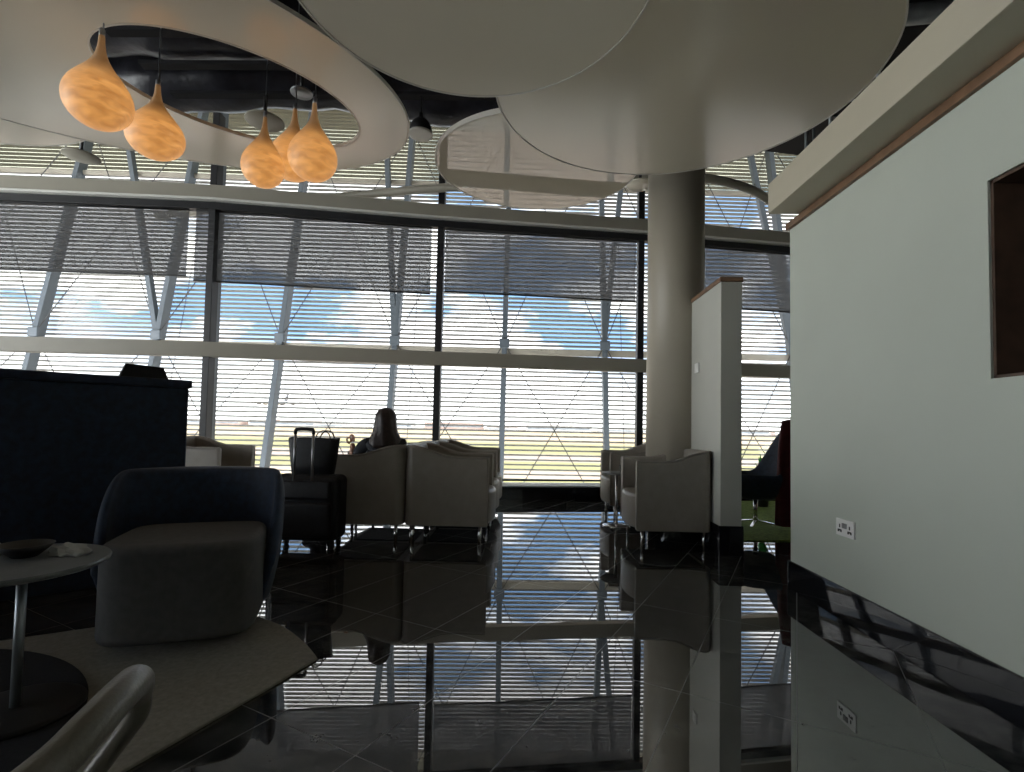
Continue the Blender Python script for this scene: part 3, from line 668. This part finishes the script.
# ------------------------------------------------------------------ seated person
def skin_mesh(name, verts, edges, radii, m, sub=2, root=0):
    me = bpy.data.meshes.new(name); me.from_pydata(verts, edges, []); me.materials.append(m)
    o = bpy.data.objects.new(name, me); col.objects.link(o)
    md = o.modifiers.new('skin', 'SKIN'); md.use_smooth_shade = True
    for v, r in zip(me.skin_vertices[0].data, radii): v.radius = r if isinstance(r, tuple) else (r, r)
    me.skin_vertices[0].data[root].use_root = True
    ss = o.modifiers.new('sub', 'SUBSURF'); ss.levels = sub; ss.render_levels = sub
    dg = bpy.context.evaluated_depsgraph_get(); dg.update()
    ev = bpy.data.meshes.new_from_object(o.evaluated_get(dg))
    bpy.data.objects.remove(o)
    return ev
def person():
    X, Y = -1.285, 4.475
    V = []; E = []; Rr = []
    def v(p, r, par=None):
        V.append(p); Rr.append(r)
        if par is not None: E.append((par, len(V)-1))
        return len(V)-1
    pel = v((-1.30, 4.47, .515), (.15, .11))
    ab = v((-1.27, 4.46, .62), (.125, .095), pel)
    ch = v((-1.235, 4.45, .725), (.145, .10), ab)
    up_ = v((-1.215, 4.45, .795), (.10, .07), ch)
    nk = v((-1.205, 4.455, .845), (.048, .050), up_)
    hb = v((-1.205, 4.465, .895), (.052, .058), nk)
    # near / left shoulder (towards -X) with the raised forearm
    sl = v((-1.385, 4.44, .765), .052, up_)
    el = v((-1.475, 4.45, .60), .040, sl)
    wl = v((-1.485, 4.47, .752), .024, el)
    pl = v((-1.492, 4.475, .785), (.026, .016), wl)
    # right shoulder
    sr = v((-1.065, 4.475, .785), .052, up_)
    er = v((-1.10, 4.60, .60), .040, sr)
    wr_ = v((-1.30, 4.66, .56), .026, er)
    hr = v((-1.36, 4.66, .56), (.034, .018), wr_)
    # legs
    for dy in (-.085, .085):
        h = v((-1.33, 4.47+dy, .505), .085, pel)
        k = v((-1.72, 4.47+dy*1.1, .515), .062, h)
        c = v((-1.76, 4.47+dy*1.1, .35), .055, k)
        a = v((-1.74, 4.47+dy*1.1, .09), .036, c)
        t = v((-1.86, 4.47+dy*1.1, .04), (.042, .03), a)
    me = skin_mesh('body', V, E, Rr, M_skin)
    bm = bmesh.new(); bm.from_mesh(me)
    # head with face pointing away towards the window, turned to the left
    HC = Vector((-1.205, 4.475, .965)); fdir = Vector((-.35, .94, 0)).normalized(); sd = Vector((fdir.y, -fdir.x, 0))
    Mh = Matrix((sd, fdir, Vector((0, 0, 1)))).transposed().to_4x4(); Mh.translation = HC
    def blob(c, s, seg=16): 
        bmesh.ops.create_uvsphere(bm, u_segments=seg, v_segments=seg//2+4, radius=1, matrix=Mh @ Matrix.Translation(c) @ Matrix.Diagonal((*s, 1)))
    blob((0, 0, .01), (.073, .092, .105), 24); blob((0, .03, -.055), (.052, .058, .055), 20)
    blob((0, .095, -.02), (.013, .018, .026), 12); blob((0, .086, -.058), (.024, .010, .008), 12)
    for s_ in (-1, 1):
        blob((s_*.031, .080, .012), (.013, .010, .010), 12); blob((s_*.076, -.005, -.01), (.010, .020, .032), 12)
    # fingers of the raised hand: index and thumb almost meet, the others curl
    def finger(bm, pts, r0_, r1_):
        b = MB(); b.tube(crom(pts, 4), [r0_+(r1_-r0_)*i/(4*(len(pts)-1)) for i in range(4*(len(pts)-1)+1)], 10)
        tmp = bpy.data.meshes.new('t'); b.bm.to_mesh(tmp); b.bm.free(); bm.from_mesh(tmp); bpy.data.meshes.remove(tmp)
    hx, hy, hz_ = -1.497, 4.475, .795
    finger(bm, [(hx+.016, hy, hz_), (hx+.020, hy, hz_+.030), (hx+.010, hy+.004, hz_+.052), (hx-.008, hy+.008, hz_+.054)], .0085, .006)
    finger(bm, [(hx+.005, hy+.012, hz_), (hx+.008, hy+.014, hz_+.036), (hx-.004, hy+.018, hz_+.058), (hx-.020, hy+.018, hz_+.056)], .0088, .006)
    finger(bm, [(hx-.006, hy+.018, hz_), (hx-.004, hy+.024, hz_+.034), (hx-.016, hy+.028, hz_+.052), (hx-.030, hy+.026, hz_+.046)], .0085, .0058)
    finger(bm, [(hx-.016, hy+.018, hz_-.006), (hx-.020, hy+.028, hz_+.022), (hx-.032, hy+.030, hz_+.034), (hx-.042, hy+.026, hz_+.026)], .0078, .0052)
    finger(bm, [(hx-.014, hy-.004, hz_-.018), (hx-.034, hy-.010, hz_-.002), (hx-.042, hy-.004, hz_+.020), (hx-.034, hy+.002, hz_+.036)], .0095, .0065)
    qx, qy, qz = -1.385, 4.66, .56
    for k in range(4):
        finger(bm, [(qx, qy-.024+.016*k, qz), (qx-.035, qy-.026+.017*k, qz+.002), (qx-.062+abs(k-1.4)*.006, qy-.026+.017*k, qz-.014)], .0085, .006)
    finger(bm, [(qx+.03, qy-.03, qz), (qx+.005, qy-.05, qz-.002), (qx-.025, qy-.052, qz-.01)], .0095, .0065)
    bm.to_mesh(me); bm.free(); me.materials.clear(); me.materials.append(M_skin)
    for p in me.polygons: p.use_smooth = True
    root = bpy.data.objects.new('person', me); col.objects.link(root)
    tag(root, 'seated person with long dark hair and dark top, one hand raised', 'person')
    # long hair
    b = MB(); bm = b.bm; rings = []
    prof = [(1.098, .012, .015, 0), (1.088, .045, .055, 0), (1.066, .072, .088, 0), (1.03, .090, .108, 0), (.985, .093, .110, -.005), (.93, .097, .106, -.012), (.88, .108, .10, -.022), (.83, .132, .098, -.040), (.785, .142, .10, -.050), (.745, .135, .09, -.055)]
    for z, w2, d2, oy in prof:
        ring = []
        for k in range(40):
            t = 2*PI*k/40; wv = 1+.035*math.sin(9*t+z*14)+.02*math.sin(17*t)
            # face opening in front
            fr = .70 if (math.sin(t) > .55 and z < 1.045) else 1.0
            p = HC+sd*(w2*wv*math.cos(t))+fdir*(d2*wv*math.sin(t)*fr+oy)
            ring.append(bm.verts.new((p.x, p.y, z)))
        rings.append(ring)
    for a, c in zip(rings, rings[1:]):
        for k in range(40): bm.faces.new((a[k], a[(k+1) % 40], c[(k+1) % 40], c[k]))
    bm.faces.new(rings[0][::-1]); bm.faces.new(rings[-1])
    b.build('hair', M_hair, root, smooth=True)
    # top: torso and sleeves, slightly larger than the body
    def part(name, idx, grow, m, extra=None):
        mp_ = {j: n for n, j in enumerate(idx)}
        vv = [V[j] for j in idx]; ee = [(mp_[a], mp_[b]) for a, b in E if a in mp_ and b in mp_]
        rr_ = [tuple(q+grow for q in (Rr[j] if isinstance(Rr[j], tuple) else (Rr[j], Rr[j]))) for j in idx]
        if extra: extra(vv, rr_)
        mm = skin_mesh(name, vv, ee, rr_, m); mm.materials.clear(); mm.materials.append(m)
        for p in mm.polygons: p.use_smooth = True
        oo = bpy.data.objects.new(name, mm); col.objects.link(oo); oo.parent = root
    def cut(vv, rr_):
        vv[-1] = vv[-1]
    Vw = list(V)
    def sleeve(vv, rr_):
        i = 6; vv[i] = (-1.478, 4.455, .665); rr_[i] = (.036, .036)
    part('top', [pel, ab, ch, up_, sl, el, wl, sr, er, wr_], .014, M_cloth, sleeve)
    lo = [pel]+list(range(hr+1, len(V)))
    part('trousers', lo, .012, M_cloth)
person()

# ------------------------------------------------------------------ dark high-backed bench at left
BD = Vector((-.61, -.56, 0)).normalized(); BNn = Vector((BD.y, -BD.x, 0))   # along, and away from camera
if BNn.y < 0: BNn = -BNn
hb_ = empty('high_back_bench', (-2.09, 3.16, 0)); tag(hb_, 'tall dark navy booth back with a capping ledge filling the left side', 'bench')
Mx_ = Matrix((BD, BNn, Vector((0, 0, 1)))).transposed().to_4x4()
MB().b2((.0, .0, .0), (2.9, .10, 1.15)).build('back_panel', M_navy, hb_, xf=Mx_, bevel=.01)
MB().b2((-.015, -.015, 1.15), (2.92, .27, 1.20)).build('capping_ledge', M_navy, hb_, xf=Mx_, bevel=.008)
MB().b2((.03, .10, .0), (2.9, .24, 1.15)).build('rear_panel', M_navy, hb_, xf=Mx_, bevel=.01)
MB().b2((.02, .24, .12), (2.9, .80, .44)).build('seat', M_navy, hb_, xf=Mx_, bevel=.03)
mh = MB(); bm = mh.bm
cw = Vector((-2.28, 3.045, 1.20)); along = BD
pp = []
for (u, z) in ((-.13, 0), (.12, 0), (.09, .075), (-.10, .085)):
    for d in (0, .12): pp.append(bm.verts.new(cw+along*(-u)+BNn*(d*(1-.5*z/.08)+.03)+Vector((0, 0, z))))
for f in ((0, 2, 4, 6), (1, 7, 5, 3), (0, 1, 3, 2), (2, 3, 5, 4), (4, 5, 7, 6), (6, 7, 1, 0)): bm.faces.new([pp[k] for k in f])
mo = mh.build('wedge_box', M_case, bevel=.006); tag(mo, 'dark wedge-shaped box lying on the ledge of the tall booth back', 'box')

# ------------------------------------------------------------------ tub chair
tc_ = empty('tub_chair', (-1.53, 2.44, .010), R(20)); tc_.scale = (.90, .92, 1); tag(tc_, 'tub chair with dark navy curved shell and grey block seat in the left foreground', 'chair')
# shell: follows an oval, opening towards local -Y
b = MB(); bm = b.bm; rings = []
n = 48; A_, B_ = .425, .40
for k in range(n+1):
    t = R(-22)+(R(224))*k/n         # from right front round the back to left front
    x, y = A_*math.cos(t)-.03, B_*math.sin(t)+.04
    nx, ny = math.cos(t), math.sin(t)
    edge = min(k, n-k)/n
    h = .30+.40*math.sin(PI/2*min(1, edge/.20))**.8
    zb = .05
    th2 = .05+.09*smoothstep(.3, 1, math.sin(t))
    ix, iy = x-nx*th2, y-ny*th2
    bul = .02
    sec = [(x-nx*.06, y-ny*.06, zb), (x+nx*.0, y+ny*.0, zb+.22), (x+nx*.01, y+ny*.01, h-.10), (x, y, h-.03), (x-nx*.02, y-ny*.02, h), (ix+nx*.01, iy+ny*.01, h-.005), (ix, iy, h-.04), (ix, iy, zb+.05)]
    rings.append([bm.verts.new(p) for p in sec])
for a, c in zip(rings, rings[1:]):
    for q in range(8): bm.faces.new((a[q], a[(q+1) % 8], c[(q+1) % 8], c[q]))
bm.faces.new(rings[0]); bm.faces.new(rings[-1][::-1])
b.build('shell', M_navy, tc_, sub=2, smooth=True)
s = MB(); poly = []
for k in range(40):
    t = 2*PI*k/40; c_, s2 = math.cos(t), math.sin(t); e_ = .42
    poly.append((.325*math.copysign(abs(c_)**e_, c_), -.150+.295*math.copysign(abs(s2)**e_, s2)))
s.prism(poly, .045, .44); s.build('seat', M_greyuph, tc_, bevel=.035, bseg=5)
MB().lathe([(.0, 0), (.24, 0), (.24, .02), (.22, .05), (.0, .05)], (0, 0, 0), 32).build('swivel_base', M_rubber, tc_)

# ------------------------------------------------------------------ carpet band
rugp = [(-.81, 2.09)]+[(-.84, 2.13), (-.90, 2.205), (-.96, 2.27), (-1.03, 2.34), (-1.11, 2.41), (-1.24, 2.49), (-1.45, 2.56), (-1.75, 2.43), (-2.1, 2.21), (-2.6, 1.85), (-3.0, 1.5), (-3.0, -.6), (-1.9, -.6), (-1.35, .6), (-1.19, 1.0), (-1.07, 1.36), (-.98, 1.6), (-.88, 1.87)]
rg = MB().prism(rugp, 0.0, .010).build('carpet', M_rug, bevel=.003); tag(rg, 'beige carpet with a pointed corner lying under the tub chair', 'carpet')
dk = MB().lathe([(.0, .010), (.85, .010), (.85, .015), (.0, .016)], (-2.12, 1.22, 0), 96).build('shade_disc', M_shadedisc); tag(dk, 'dark disc painting the shade on the beige carpet under the left-hand table', 'rug')  # shade on the carpet put in as a thin dark disc

# ------------------------------------------------------------------ left round table
tt = empty('round_table', (-1.645, 1.635, .016)); tag(tt, 'round grey pedestal table at the left edge with crumpled papers on it', 'table')
MB().lathe([(.0, .448), (.245, .448), (.262, .455), (.265, .464), (.262, .470), (.0, .471)], (0, 0, 0), 64).build('table_top', M_table, tt)
MB().tube([(.05, 0, .01), (.05, 0, .45)], .014, 14).build('pole', M_galv, tt, smooth=True)
MB().lathe([(.0, 0), (.18, 0), (.18, .006), (.16, .012), (.02, .018), (.0, .02)], (.05, 0, 0), 48).build('base', M_rubber, tt, smooth=True)
def crumple(name, c, sx_, sy_, h, seed, label, cat, m=M_paper):
    rnd = random.Random(seed); bm = bmesh.new()
    bmesh.ops.create_icosphere(bm, subdivisions=3, radius=1)
    for v_ in bm.verts:
        f = 1+.45*(rnd.random()-.5)
        v_.co = Vector((v_.co.x*sx_*f, v_.co.y*sy_*f, max(0, v_.co.z*f)*h))
    me = bpy.data.meshes.new(name); bm.to_mesh(me); bm.free(); me.materials.append(m)
    o = bpy.data.objects.new(name, me); col.objects.link(o); o.location = c; tag(o, label, cat)
crumple('crumpled_napkin', (-1.535, 1.74, .487), .07, .035, .035, 3, 'crumpled white napkin near the right edge of the left round table', 'napkin')
crumple('crumpled_napkin', (-1.80, 1.715, .487), .06, .05, .03, 5, 'crumpled pale napkin at the left end of the left round table', 'napkin')
bw = MB().lathe([(.0, 0), (.035, 0), (.06, .022), (.078, .04), (.074, .042), (.05, .02), (.0, .008)], (-1.655, 1.70, .487), 32).build('bowl', M_pin, smooth=True); tag(bw, 'small dark bowl between the two napkins on the left round table', 'bowl')

# ------------------------------------------------------------------ foreground cantilever lounge chair (arm in view)
lc = empty('loop_arm_chair', (-.72, .15, 0)); tag(lc, 'lounge chair with cream leather loop arm, only its arm tip visible at bottom left', 'chair')
T = Matrix.Translation((.72, -.15, 0))
armp = [(-.43, -.20, .60), (-.43, .10, .61), (-.435, .36, .615), (-.440, .484, .62), (-.447, .542, .628), (-.465, .612, .630), (-.484, .655, .618), (-.496, .680, .590), (-.506, .692, .560), (-.528, .700, .530), (-.556, .698, .49), (-.575, .680, .455), (-.585, .60, .40), (-.59, .48, .30), (-.59, .40, .06)]
pts = crom(armp, 6); nA = len(pts)
rad = []
for i in range(nA):
    t = i/(nA-1); rad.append(.020 if t < .42 else .020-.007*smoothstep(.42, .52, t))
MB().tube(pts, rad, 18).build('loop_arm', M_cream, lc, smooth=True, xf=T)
pts2 = [Vector((-1.44-p.x+.0, p.y, p.z)) for p in pts]
MB().tube(pts2, rad, 18).build('loop_arm', M_cream, lc, smooth=True, xf=T)
MB().b2((-.97, -.32, .28), (-.47, .34, .42)).build('seat', M_navy, lc, bevel=.04, xf=T)
MB().b2((-.97, -.44, .30), (-.47, -.30, .86)).build('backrest', M_navy, lc, bevel=.04, xf=T)
for x in (-.59, -.85):
    MB().bar((x, -.38, .02), (x, .42, .02), .03, .03).build('runner', M_chrome, lc, xf=T, bevel=.004)
    MB().bar((x, -.36, .02), (x, -.36, .32), .03, .03).build('rear_post', M_chrome, lc, xf=T, bevel=.004)
for x in (-.43, -1.01): MB().bar((x*1.0+(.02 if x > -.7 else -.02)*0, -.20, .60), ((-.48 if x > -.7 else -.96), -.38, .60), .03, .03).build('arm_bracket', M_cream, lc, xf=T)

# ------------------------------------------------------------------ beyond the opening: green carpet, swivel chair, coat, plant
gc = MB().prism([(1.80, 4.56), (5.6, 4.75), (5.6, 7.5), (3.0, 7.1), (1.80, 6.75)], 0, .012).build('green_carpet', M_green); tag(gc, 'grass green carpet beyond the opening between partition and sage wall', 'carpet')
wc = empty('swivel_chair', (2.36, 5.30, .012), R(90)); tag(wc, 'dark high-backed swivel chair on a chrome star base, on the green carpet', 'chair')
for k in range(4):
    a = R(45+90*k+12)
    MB().bar((.03*math.cos(a), .03*math.sin(a), .045), (.24*math.cos(a), .24*math.sin(a), .014), .03, .016).build('base_arm', M_chrome, wc, bevel=.004)
MB().tube([(0, 0, .03), (0, 0, .30)], .022, 14).build('pedestal', M_chrome, wc, smooth=True)
b = MB(); bm = b.bm; rings = []
n = 40
for k in range(n+1):
    t = R(-150+300*k/n)-PI/2      # back at local -Y
    x, y = .33*math.cos(t), .31*math.sin(t)
    nx, ny = math.cos(t), math.sin(t)
    back = smoothstep(.30, 1.0, -math.sin(t))
    h = .53+.51*back
    lean = .10*back
    sec = [(x*.55, y*.55, .27), (x*.9, y*.9, .33), (x, y, .45), (x+nx*.01, y-lean*.5, (h+.45)/2), (x*.96, y-lean+ny*.0, h), (x*.90, y*.93-lean, h-.01), (x*.88, y*.88-lean*.4, (h+.45)/2), (x*.85, y*.85, .45)]
    rings.append([bm.verts.new(p) for p in sec])
for a, c in zip(rings, rings[1:]):
    for q in range(8): bm.faces.new((a[q], a[(q+1) % 8], c[(q+1) % 8], c[q]))
bm.faces.new(rings[0]); bm.faces.new(rings[-1][::-1])
b.build('shell', M_navy, wc, sub=1, smooth=True)
MB().lathe([(.0, .27), (.18, .27), (.27, .32), (.285, .40), (.26, .43), (.0, .44)], (0, 0, 0), 32).build('seat', M_navy, wc, smooth=True)
# maroon coat hanging over the chair back, nearly to the floor
ct = MB(); bm = ct.bm; rings = []
for z, w2, d2, ox in ((1.075, .035, .03, -.02), (1.06, .075, .06, -.02), (.98, .10, .075, 0), (.80, .125, .08, .01), (.55, .13, .085, .01), (.30, .135, .09, .01), (.08, .14, .092, .012), (.055, .135, .088, .012)):
    ring = []
    for k in range(40):
        t = 2*PI*k/40; f = 1+.07*math.sin(7*t+z*3)*(1.1-z)
        ring.append(bm.verts.new((2.62+ox+w2*f*math.cos(t)*1.35, 5.04+d2*f*math.sin(t), z)))
    rings.append(ring)
for a, c in zip(rings, rings[1:]):
    for k in range(40): bm.faces.new((a[k], a[(k+1) % 40], c[(k+1) % 40], c[k]))
bm.faces.new(rings[0][::-1]); bm.faces.new(rings[-1])
co = ct.build('coat', M_maroon, smooth=True); tag(co, 'long maroon coat hanging beside the dark swivel chair, at the edge of the sage wall', 'coat')
# small bright plant
pt = empty('potted_plant', (3.03, 6.62, .012)); tag(pt, 'small bright green plant standing by the window, seen over the swivel chair', 'plant')
MB().lathe([(.0, 0), (.07, 0), (.095, .40), (.085, .40), (.08, .37), (.0, .37)], (0, 0, 0), 28).build('pot', M_pot, pt, smooth=True)
lf = MB(); rnd = random.Random(4)
for k in range(16):
    a = rnd.uniform(0, 2*PI); L = rnd.uniform(.18, .32); tl = rnd.uniform(.1, .5); wv = .025
    d = Vector((math.cos(a)*tl, math.sin(a)*tl, 1)).normalized(); sd_ = Vector((-math.sin(a), math.cos(a), 0))
    base = Vector((0, 0, .37))
    pts_ = [base, base+d*L*.5+sd_*wv, base+d*L, base+d*L*.5-sd_*wv]
    up2 = d.cross(sd_)*.006
    v1 = [lf.bm.verts.new(p) for p in pts_]; v2 = [lf.bm.verts.new(p+up2) for p in pts_]
    for f in ((0, 1, 2, 3),): lf.bm.faces.new([v1[q] for q in f]); lf.bm.faces.new([v2[q] for q in f][::-1])
    for q in range(4): lf.bm.faces.new((v1[q], v2[q], v2[(q+1) % 4], v1[(q+1) % 4]))
lf.build('leaves', M_leaf, pt)

# ------------------------------------------------------------------ outside
gf = MB().b2((-2600, 14.5, -8.4), (2600, 3200, -8.0)).build('airfield_ground', M_field); struct(gf)
rnd = random.Random(11)
x = -900
while x < 900:
    wd = rnd.uniform(50, 150); h = rnd.uniform(7, 17); y = rnd.uniform(1150, 1350)
    o = empty('airport_building', (x+wd/2, y, -8)); tag(o, 'low airport building on the far horizon across the airfield', 'building', 'far airport buildings')
    MB().b2((-wd/2, 0, 0), (wd/2, 40, h)).build('wall', M_build if rnd.random() < .7 else M_brick, o)
    MB().b2((-wd/2-1, -1, h), (wd/2+1, 41, h+1)).build('roof', M_plane if rnd.random() < .5 else M_brick, o)
    MB().b2((-wd/2+4, -.3, h*.35), (wd/2-4, .1, h*.6)).build('window_band', M_build2, o)
    x += wd+rnd.uniform(5, 40)
# airliner on approach, seen head-on
pl = empty('airliner', (-273, 554, 22.5)); tag(pl, 'distant airliner seen head-on, flying low over the airfield beyond the left window', 'aeroplane')
MB().tube([(0, -26, -1.0), (0, -24, -.2), (0, -18, 0), (0, 20, 0), (0, 34, 2)], [.6, 2.0, 2.8, 2.8, .6], 20).build('fuselage', M_plane, pl, smooth=True)
for s_ in (-1, 1):
    wg = MB(); v_ = [wg.bm.verts.new(p) for p in ((s_*2, -6, -1.2), (s_*30, 12, 1.6), (s_*30, 15, 1.7), (s_*2, 7, -1.0), (s_*2, -6, -.2), (s_*30, 12, 1.9), (s_*30, 15, 1.9), (s_*2, 7, -.3))]
    for f in ((0, 1, 2, 3), (7, 6, 5, 4), (0, 4, 5, 1), (1, 5, 6, 2), (2, 6, 7, 3), (3, 7, 4, 0)): wg.bm.faces.new([v_[q] for q in f])
    wg.build('wing', M_plane, pl)
    for ex in (9.5, 19):
        MB().tube([(s_*ex, -4+ex*.4, -2.0+ex*.06), (s_*ex, 1+ex*.4, -2.0+ex*.06)], 1.6, 16).build('engine', M_engine, pl, smooth=True)
tf = MB(); v_ = [tf.bm.verts.new(p) for p in ((-.3, 24, 2), (-.3, 32, 10.5), (-.3, 36, 10.5), (-.3, 34, 2), (.3, 24, 2), (.3, 32, 10.5), (.3, 36, 10.5), (.3, 34, 2))]
for f in ((0, 1, 2, 3), (7, 6, 5, 4), (0, 4, 5, 1), (1, 5, 6, 2), (2, 6, 7, 3), (3, 7, 4, 0)): tf.bm.faces.new([v_[q] for q in f])
tf.build('tail_fin', M_engine, pl)
